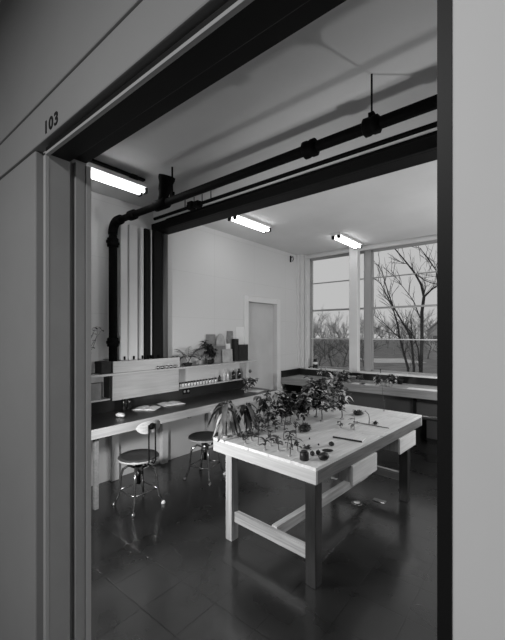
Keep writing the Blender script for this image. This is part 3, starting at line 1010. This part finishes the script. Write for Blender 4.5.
# five little cups
LABC = ['first', 'second', 'third', 'fourth', 'fifth']
c0 = None
for k in range(5):
    loc = (XL + .164, sy(158 + 4.3 * k, XL + .164), SZ)
    lab = '%s tiny dark cup from the doorway, in front of the pale upstand' % LABC[k]
    if c0 is None:
        c0 = thing('tiny_cup', loc, lab, 'cup', 'tiny cups on the shelf front')
        MB().lathe([(.011, 0.0005), (.013, .004), (.015, .034), (.013, .036), (.0001, .030)], n=12).build('body', 'irong', c0)
        MB().lathe([(.0135, .014), (.0153, .016), (.0158, .024), (.0145, .026)], n=12).build('band', 'jar', c0)
    else:
        dup(c0, loc, label=lab)

# frond plant in a low bowl, dark tufts, leafy pot
def frond(t, rnd, base_z, n, L, m_, up=.8, dirs=None):
    s, f = MB(), MB()
    for k in range(n):
        a = dirs[k] if dirs else rnd.uniform(0, 2 * PI)
        d = Vector((math.cos(a) * .55, math.sin(a), up * rnd.uniform(.7, 1.2))).normalized()
        pts = []
        for i in range(9):
            u = i / 8
            pts.append(Vector((0, 0, base_z)) + d * (L * u) + Vector((0, 0, -.45 * L * u * u)))
        s.tube(pts, [.003 - .00025 * i for i in range(9)], 5)
        side = d.cross(Vector((0, 0, 1))).normalized()
        for i in range(2, 9):
            for sg in (-1, 1):
                f.leaf(pts[i], (side * sg * .8 + d * .7 + Vector((0, 0, -.15))), L * .26 * (1.15 - i / 10), .012, .5)
    s.build('stem', 'stem', t)
    f.build('foliage', m_, t, fix=False)


y = sy(188, X0)
t = thing('frond_plant', (X0, y, SZ), 'palm like plant with arching fronds in a low dark bowl', 'plant')
MB().lathe([(.035, 0.0005), (.055, .012), (.06, .034), (.054, .036), (.0001, .03)], n=18).build('bowl', 'dark', t)
frond(t, random.Random(3), .03, 9, .42, 'leafm', 2.0, [PI / 2, -PI / 2, 1.9, -1.8, 1.2, -1.2, .4, 2.6, PI / 2 + .2])
y = sy(172, X0)
t = thing('tuft_plant', (X0 - .02, y + .11, SZ), 'small dark tufted plant at the end of the pale upstand', 'plant')
MB().lathe([(.022, 0.0005), (.03, .05), (.026, .052), (.0001, .045)], n=14).build('pot', 'clay', t)
frond(t, random.Random(5), .045, 11, .19, 'leafd', 1.2)
y = sy(209, X0)
t = thing('leafy_pot_plant', (X0 + .02, y, SZ), 'dark leafy plant on thick stem before the grey cards', 'plant')
MB().lathe([(.03, 0.0005), (.04, .05), (.036, .053), (.0001, .045)], n=14).build('pot', 'dark', t)
leafy(t, random.Random(12), .30, 12, 10, .075, 'leafd', .8)
t.children[-1].location = (0, 0, .04)
y = sy(200, X0)
t = thing('small_pot_plant', (X0, y, SZ), 'pale stemmed plant between the fronds and the dark leafy plant', 'plant')
MB().lathe([(.025, 0.0005), (.033, .06), (.03, .062), (.0001, .055)], n=14).build('pot', 'clay', t)
frond(t, random.Random(9), .055, 8, .20, 'leafl', 1.3)


def card(px0, px1, z0, h, m_, lab, x=XL + .03, th=.006, nm='display_card', cat='card', lean=.05, arch=False):
    y0, y1 = sy(px0, x), sy(px1, x)
    t = MB()
    if arch:
        n = 12
        out = [(y0, 0), (y1, 0), (y1, h * .6)]
        for i in range(1, n):
            a = PI * i / n
            out.append(((y0 + y1) / 2 + (y1 - y0) / 2 * math.cos(a), h * .6 + h * .4 * math.sin(a)))
        out.append((y0, h * .6))
        k = len(out)
        vs = [(lean * h - lean * z, yy, z) for yy, z in out] + [(lean * h - lean * z + th, yy, z) for yy, z in out]
        fs = [tuple(range(k)), tuple(range(2 * k - 1, k - 1, -1))] + [(i, (i + 1) % k, k + (i + 1) % k, k + i) for i in range(k)]
        vs = [(a_, b_ - y0, c_) for a_, b_, c_ in vs]
        t.add(vs, fs)
    else:
        vs = []
        for z in (0, h):
            for dx in (0, th):
                for yy in (0, y1 - y0):
                    vs.append((lean * (h - z) + dx, yy, z))
        t.add(vs, [(0, 1, 3, 2), (4, 6, 7, 5), (0, 4, 5, 1), (2, 3, 7, 6), (0, 2, 6, 4), (1, 5, 7, 3)])
    o = t.build(nm, m_)
    o.location = (x, y0, z0 + .0005)
    tag(o, lab, cat, 'cards and folders standing on the shelf')
    return o


card(206, 215, SZ, .41, 'grey', 'tall mid grey card leaning on the wall behind the dark leafy plant', XL + .012)
card(215.5, 225, SZ, .42, 'grey2', 'arched grey picture card beside the tall grey card', XL + .018, arch=True)
card(213, 225, SZ, .24, 'grey', 'lower dark grey card in front of the arched one', XL + .060)
card(225.5, 230, SZ, .27, 'paper', 'narrow white card between arched card and dark binders', XL + .03)
card(222, 232, SZ, .19, 'grey2', 'short speckled grey card leaning in front of the narrow white card', XL + .085)
card(227, 232.5, SZ, .46, 'grey', 'narrow tall grey card touching the dark binders', XL + .010)
for (a, b, h, lab) in ((232.5, 236.5, .34, 'thick black binder on the shelf, first from the doorway'), (237, 246, .25, 'wide black binder under the white pinned paper')):
    y0, y1 = sy(a, XL + .05), sy(b, XL + .05)
    t = thing('black_binder', (XL + .035, y0, SZ), lab, 'binder', 'black binders on the shelf')
    B(0, .06, 0, y1 - y0, .0005, h).build('cover', 'dark', t, bevel=.003)
    B(.008, .052, .008, y1 - y0 - .008, h - .004, h + .002).build('page_block', 'grey2', t)
o = card(236, 246, SZ + .235, .28, 'paper', 'white printed paper on the wall above the wide black binder', XL + .003, .004, 'white_paper', 'paper', .0)
o.location.z = SZ + .245

# small jars on the lower shelf
j0 = None
NJ = 13
NUM = 'first second third fourth fifth sixth seventh eighth ninth tenth eleventh twelfth thirteenth'.split()
for k in range(NJ):
    x = XL + .085
    loc = (x, sy(180 + 2.95 * k, x), .922)
    lab = '%s small white jar from the doorway, in the row on the lower shelf' % NUM[k]
    if j0 is None:
        j0 = thing('small_jar', loc, lab, 'jar', 'small jars in a row on the lower shelf')
        MB().lathe([(.018, 0.0005), (.02, .003), (.02, .042), (.016, .046), (.0001, .046)], n=14).build('body', 'jar', j0)
        MB().lathe([(.0175, .044), (.0175, .060), (.0001, .060)], n=14).build('lid', 'dark', j0)
    else:
        dup(j0, loc, label=lab)
for (px, r, h, m_, c_, lab) in ((219.5, .022, .085, 'bottle', 'dark', 'small black bottle at the end of the jar row'),
                                (224, .020, .16, 'jar', 'jar', 'tall clear bottle on the lower shelf after the jar row'),
                                (233.5, .030, .15, 'bottle', 'paper', 'black bottle with white stopper on the lower shelf'),
                                (239, .030, .15, 'bottle', 'dark', 'black bottle with dark stopper at the end of the lower shelf'),
                                (228, .016, .13, 'jar', 'jar', 'narrow clear bottle between clear bottle and black bottles')):
    x = XL + .07
    bottle('shelf_bottle', (x, sy(px, x), .9226), r, h, m_, c_, lab, grp='bottles on the lower shelf')

# ------------------------------------------------------------------ things on the window counter and sill
p = at(315.5, 381, CT)
bt = thing('ink_bottle', (at(315.5, 368, .957).x, 6.01, .957), 'dark bottle with white label and cap on the window sill', 'bottle')
MB().lathe([(.044, 0.0005), (.046, .004), (.046, .12), (.03, .138), (.0001, .138)], n=18).build('body', 'bottle', bt)
MB().lathe([(.0465, .075), (.0465, .118)], n=18).build('label', 'paper', bt)
MB().lathe([(.032, .138), (.032, .172), (.0001, .172)], n=14).build('cap', 'dark', bt)
ds = thing('sill_dish', (at(308, 368, .957).x, 5.985, .957), 'tiny dish on the sill beside the dark bottle', 'dish')
MB().lathe([(.012, 0.0005), (.024, .016), (.02, .017), (.0001, .01)], n=14).build('body', 'irong', ds)
WPL = [(323, 379, .18, 5, 5, .035, 'leafd', 'bare branching twig plant on the counter beneath the sill bottle'),
       (333, 384, .14, 6, 6, .05, 'leafl', 'pale leaved plant on the window counter behind the foliage mass'),
       (341, 384, .15, 7, 7, .05, 'leafd', 'dark bushy plant on the window counter below the white pilaster'),
       (349, 382, .12, 6, 6, .05, 'leafl', 'pale blossoming plant on the counter before the white pilaster'),
       (361, 382, .10, 5, 5, .04, 'leafm', 'small sprig on the counter between pilaster and window mullion'),
       (375, 386, .13, 6, 6, .05, 'leafd', 'dark spreading plant on the counter right of the window mullion'),
       (392, 387, .14, 8, 7, .05, 'leafd', 'wide dark plant on the counter under the bare tree view'),
       (387, 386, .11, 5, 5, .045, 'leafl', 'pale leaved sprig touching the wide dark counter plant')]
for i, (px, py, h, nb_, nl, ls, m_, lab) in enumerate(WPL):
    p = at(px, py, CT + .0006)
    p.y = min(max(p.y, 5.45), 5.88)
    t = thing('counter_plant', p, lab, 'plant', 'plants on the window counter')
    leafy(t, random.Random(200 + i), h * 1.35, nb_ + 2, nl + 2, ls * 1.25, m_, .9, 'petal' if m_ == 'leafd' else None)
for (px, py, h, m_, lab) in ((336, 382, .07, 'jar', 'white pot on the window counter behind the foliage mass'), (345, 381, .06, 'dark', 'dark pot on the window counter under the white pilaster'), (353, 381, .07, 'jar', 'white pot on the counter just past the white pilaster'), (400, 384, .06, 'dark', 'dark pot on the counter behind the wide dark plant')):
    p = at(px, py, CT + .0006)
    p.y = min(max(p.y, 5.45), 5.90)
    t = thing('flower_pot', p, lab, 'pot', 'pots on the window counter')
    MB().lathe([(.035, 0), (.05, h), (.054, h), (.054, h + .012), (.046, h + .012), (.044, h - .005), (.0001, h - .005)], n=18).build('body', m_, t)
    MB().blob((0, 0, h - .004), .042, .042, .012, 12, 6, .1, random.Random(px)).build('soil', 'fruit', t)
for (px, py, a, b, lab) in ((352, 385.5, .10, .09, 'white sheet on the window counter under the pilaster plants'), (362, 387, .16, .08, 'long white sheet at the counter front before the mullion'), (425, 391, .26, .08, 'wide pale papers on the counter by the doorway jamb'), (329, 383, .12, .06, 'white sheet on the counter beside the pale leaved plant')):
    p = at(px, py, CT)
    o = B(-a, a, -b, b, .0006, .003).build('counter_sheet', 'paper')
    o.location = (p.x, min(max(p.y, 5.50), 5.81), CT)
    o.rotation_euler = (0, 0, .05)
    tag(o, lab, 'paper', 'papers on the window counter')
t = thing('small_rod_stand', at(373.5, 374.5, .957), 'tiny dark post on the sill beside the mullion', 'stand')
t.location.y = 5.98
MB().lathe([(.014, .0005), (.014, .004), (.005, .006), (.005, .05), (.011, .052), (.011, .06), (.0001, .06)], n=12).build('body', 'irong', t)

def settle(t, zmin, xmin):
    for ch in t.children:
        for v in ch.data.vertices:
            if v.co.z + ch.location.z < zmin:
                v.co.z = zmin - ch.location.z
            if v.co.x < xmin:
                v.co.x = xmin


for o in list(COL.objects):
    if o.parent is None and o.get('category') in ('plant', 'paper') and o.type == 'EMPTY':
        on_shelf = abs(o.location.z - SZ) < .01
        settle(o, 0.0004, (XL + .004 - o.location.x) if (on_shelf or o.name.startswith('bench')) else -9)

# ------------------------------------------------------------------ outdoors
GZ = -1.2
gr = MB()
gr.box(-140, 90, 6.23, 190, GZ - .2, GZ)
struct(gr.build('ground', 'lawn'))
r0, r1 = far_at(378, 360, 36), far_at(402, 360, 36)
rd = MB()
dirv = (r1 - r0).normalized()
nrm = Vector((-dirv.y, dirv.x, 0))
ce = (r0 + r1) / 2
q = [ce + dirv * a + nrm * b for a, b in ((-2.2, -2.2), (2.6, -2.2), (2.6, 3.4), (-2.2, 3.4))]
vs = [(v.x, v.y, GZ + .001) for v in q] + [(v.x, v.y, GZ + .02) for v in q]
rd.add(vs, [(0, 3, 2, 1), (4, 5, 6, 7), (0, 1, 5, 4), (1, 2, 6, 5), (2, 3, 7, 6), (3, 0, 4, 7)])
struct(rd.build('path', 'road'))

# big bare tree outside the second window
TD = 13.0
tr_o = far_at(420, 372, TD)
tr_o.z = GZ
bt = thing('bare_tree', tr_o, 'large leafless forked tree just outside the window', 'tree')
rnd = random.Random(21)


def P3(l, dz=0.0):
    out = []
    for i, (x, y) in enumerate(l):
        out.append(far_at(x, y, TD + dz * i) - tr_o)
    return out


tk = MB()
lines = [
    ([(421, 395), (421, 368), (422, 340), (422, 312), (424, 297)], .07, .055, 0.0),
    ([(424, 297), (421, 284), (414, 272), (406, 262), (396, 250), (386, 240), (376, 232)], .045, .008, .15),
    ([(424, 297), (431, 290), (438, 285), (448, 280), (460, 270)], .035, .008, -.15),
    ([(413, 272), (424, 280), (434, 284), (446, 285)], .02, .006, .1),
    ([(438, 286), (436, 270), (428, 258), (420, 248), (408, 246)], .022, .006, .12),
    ([(409, 398), (408, 368), (403, 350), (400, 338), (397, 322), (392, 305), (386, 294), (381, 284), (374, 278)], .05, .008, .1),
    ([(413, 398), (414, 368), (412, 345), (409, 333), (400, 318), (393, 306), (388, 292), (382, 272), (378, 264)], .05, .007, -.12),
    ([(420, 372), (418, 348), (413, 335), (405, 325), (399, 317)], .03, .012, .1),
    ([(393, 308), (388, 300), (383, 294)], .015, .005, 0),
    ([(400, 338), (394, 333), (386, 325), (378, 318), (372, 314)], .02, .006, -.1),
    ([(420, 318), (414, 302), (410, 296), (403, 287), (400, 283)], .022, .006, .14),
    ([(412, 345), (412, 330), (411, 318)], .025, .008, 0),
    ([(424, 297), (425, 285), (424, 275)], .015, .005, .1),
    ([(408, 264), (402, 263), (398, 260)], .012, .005, .1),
    ([(420, 248), (426, 256), (431, 264), (437, 272)], .012, .005, .1),
    ([(400, 283), (396, 277), (391, 274)], .01, .004, .1),
]
for pts_, ra, rb, dz in lines:
    p3 = P3(pts_, dz)
    n = len(p3)
    tk.tube(p3, [ra + (rb - ra) * i / (n - 1) for i in range(n)], 7)
tk.build('trunk', 'bark', bt)
tw = MB()
for pts_, ra, rb, dz in lines[1:]:
    p3 = P3(pts_, dz)
    for i in range(1, len(p3)):
        for k in range(3):
            u = rnd.random()
            q = p3[i - 1].lerp(p3[i], u)
            dd = (p3[i] - p3[i - 1]).normalized()
            e = (dd + Vector((rnd.uniform(-1, 1), rnd.uniform(-1, 1), rnd.uniform(-.3, .8))) * .8)
            bp = wander(rnd, q, e, rnd.uniform(.3, .95), 4, .28)
            tw.tube(bp, [.009, .008, .007, .005, .003], 4, False)
            bq = wander(rnd, bp[2], e + Vector((rnd.uniform(-1, 1), rnd.uniform(-1, 1), .2)) * .7, .35, 3, .3)
            tw.tube(bq, [.006, .005, .004, .003], 4, False)
tw.build('twigs', 'bark', bt, fix=False)


def far_tree(seed, h, depth=4, m_='bark_haze', spread=.55):
    rnd = random.Random(seed)
    t, f = MB(), MB()

    def grow(p, d, L, r, lev):
        pts = wander(rnd, p, d, L, 3, .16)
        (t if lev < 2 else f).tube(pts, [r, r * .85, r * .7, r * .55], 5 if lev < 2 else 3, False)
        if lev >= depth:
            return
        for k in range(4 if lev else 5):
            q = pts[rnd.choice((1, 2, 3, 3))]
            a = rnd.uniform(0, 2 * PI)
            e = Vector(d) + Vector((math.cos(a), math.sin(a), rnd.uniform(-.1, .4))) * spread * rnd.uniform(.8, 1.6)
            grow(q, e, L * rnd.uniform(.55, .78), r * .5, lev + 1)
    grow((0, 0, 0), (0, 0, 1), h * .38, h * .018, 0)
    return t, f


protos = []
for s_ in (1, 2, 3):
    t_, f_ = far_tree(s_, 1.0 * 8)
    protos.append((t_, f_))
KINDLAB = 'hazy leafless tree in the distant line beyond the windows'
ptrees = []
spots = [(302 + 6.6 * i, (47, 72, 59, 88, 52, 105, 66)[i % 7]) for i in range(23)]
for i, (px, d) in enumerate(spots):
    p = far_at(px, 340, d)
    p.z = GZ
    sc_ = random.Random(i).uniform(.78, .98) * (0.45 + 0.55 * d / 58)
    if i < 3:
        t = thing('distant_tree', p, KINDLAB, 'tree', 'distant trees')
        protos[i][0].build('trunk', 'bark_haze', t, fix=False)
        protos[i][1].build('twigs', 'bark_haze', t, fix=False)
        ptrees.append(t)
    else:
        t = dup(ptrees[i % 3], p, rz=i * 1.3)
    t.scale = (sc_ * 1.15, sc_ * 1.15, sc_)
# shrubs nearer the building
sp = []
SPOTS = [(306 + 6.4 * i, (22, 34, 26, 38, 30)[i % 5]) for i in range(10)] + [(373, 36), (405, 44), (428, 39), (444, 34)]
for i, (px, d) in enumerate(SPOTS):
    p = far_at(px, 345, d)
    p.z = GZ
    if i < 2:
        a_, b_ = far_tree(40 + i, 3.0, 4, spread=1.0)
        t = thing('bare_shrub', p, 'tangled leafless shrub on the lawn below the windows', 'shrub', 'bare shrubs outside')
        a_.build('stem', 'shrub', t, fix=False)
        b_.build('twigs', 'shrub', t, fix=False)
        sp.append(t)
    else:
        t = dup(sp[i % 2], p, rz=i * 1.9)
    k = random.Random(i + 50).uniform(.75, .95) * (.5 + .5 * d / 26)
    t.scale = (k * 1.3, k * 1.3, k)

# white gabled house
hp = far_at(439, 340, 58)
hp.z = GZ
hs = thing('gabled_house', hp, 'small white gabled house far off behind the tree', 'house', rz=YAW - .4)
vs = [(-1.6, -2, 0), (1.6, -2, 0), (1.6, 2, 0), (-1.6, 2, 0), (-1.6, -2, 3.2), (1.6, -2, 3.2), (1.6, 2, 3.2), (-1.6, 2, 3.2), (0, -2, 4.7), (0, 2, 4.7)]
MB().add(vs, [(0, 1, 5, 8, 4), (2, 3, 7, 9, 6), (0, 4, 7, 3), (1, 2, 6, 5), (0, 3, 2, 1), (4, 8, 9, 7), (5, 6, 9, 8)]).build('wall', 'house', hs)
for s in (-1, 1):
    v2 = [(0, -2.2, 4.75), (0, 2.2, 4.75), (s * 1.85, 2.2, 3.05), (s * 1.85, -2.2, 3.05)]
    MB().add(v2 + [(a, b, c + .12) for a, b, c in v2], [(0, 1, 2, 3), (7, 6, 5, 4), (0, 4, 5, 1), (1, 5, 6, 2), (2, 6, 7, 3), (3, 7, 4, 0)]).build('roof', 'roof', hs)
for x in (-.7, .7):
    B(x - .3, x + .3, -2.04, -2.0, 1.2, 2.4).build('window', 'roof', hs)

# ------------------------------------------------------------------ light
wd = bpy.data.worlds.new('overcast')
S.world = wd
wd.use_nodes = True
bg = wd.node_tree.nodes['Background']
bg.inputs[0].default_value = (1, 1, 1, 1)
bg.inputs[1].default_value = 0.53


def light(name, kind, loc, power, size=0.1, target=None, size_y=None, spot=None):
    l = bpy.data.lights.new(name, kind)
    l.energy = power
    if kind == 'AREA':
        l.size = size
        if size_y:
            l.shape = 'RECTANGLE'
            l.size_y = size_y
    elif kind in ('POINT', 'SPOT'):
        l.shadow_soft_size = size
    o = bpy.data.objects.new(name, l)
    COL.objects.link(o)
    o.location = loc
    if target:
        o.rotation_euler = (Vector(target) - Vector(loc)).to_track_quat('-Z', 'Y').to_euler()
    return o


# photographer's floods standing in the room out of the picture, and the corridor lamp
def flood(name, loc, tgt, power, size, cone, blend):
    o = light(name, 'SPOT', loc, power, size, tgt)
    o.data.spot_size = math.radians(cone)
    o.data.spot_blend = blend
    return o


flood('flood_near', (-2.25, 0.80, 1.12), (-1.75, 2.2, 0.70), 140, 0.07, 156, 0.5)
light('flood_far', 'POINT', (0.10, 4.80, 1.30), 92, 0.08)
light('room_lamp', 'AREA', (0.8, 2.9, 3.05), 32, 1.2, (0.8, 2.9, 0), 0.3)
light('corridor_lamp', 'AREA', (-0.6, -1.0, 2.70), 34, 0.9, (-0.6, -1.0, 0), 0.3)

S.view_settings.view_transform = 'Standard'
S.view_settings.look = 'None'
S.view_settings.exposure = 0.06
S.view_settings.gamma = 1.0
S.view_settings.use_curve_mapping = False
S.cycles.use_denoising = True
S.cycles.max_bounces = 8
S.cycles.transparent_max_bounces = 12
S.cycles.sample_clamp_indirect = 4.0
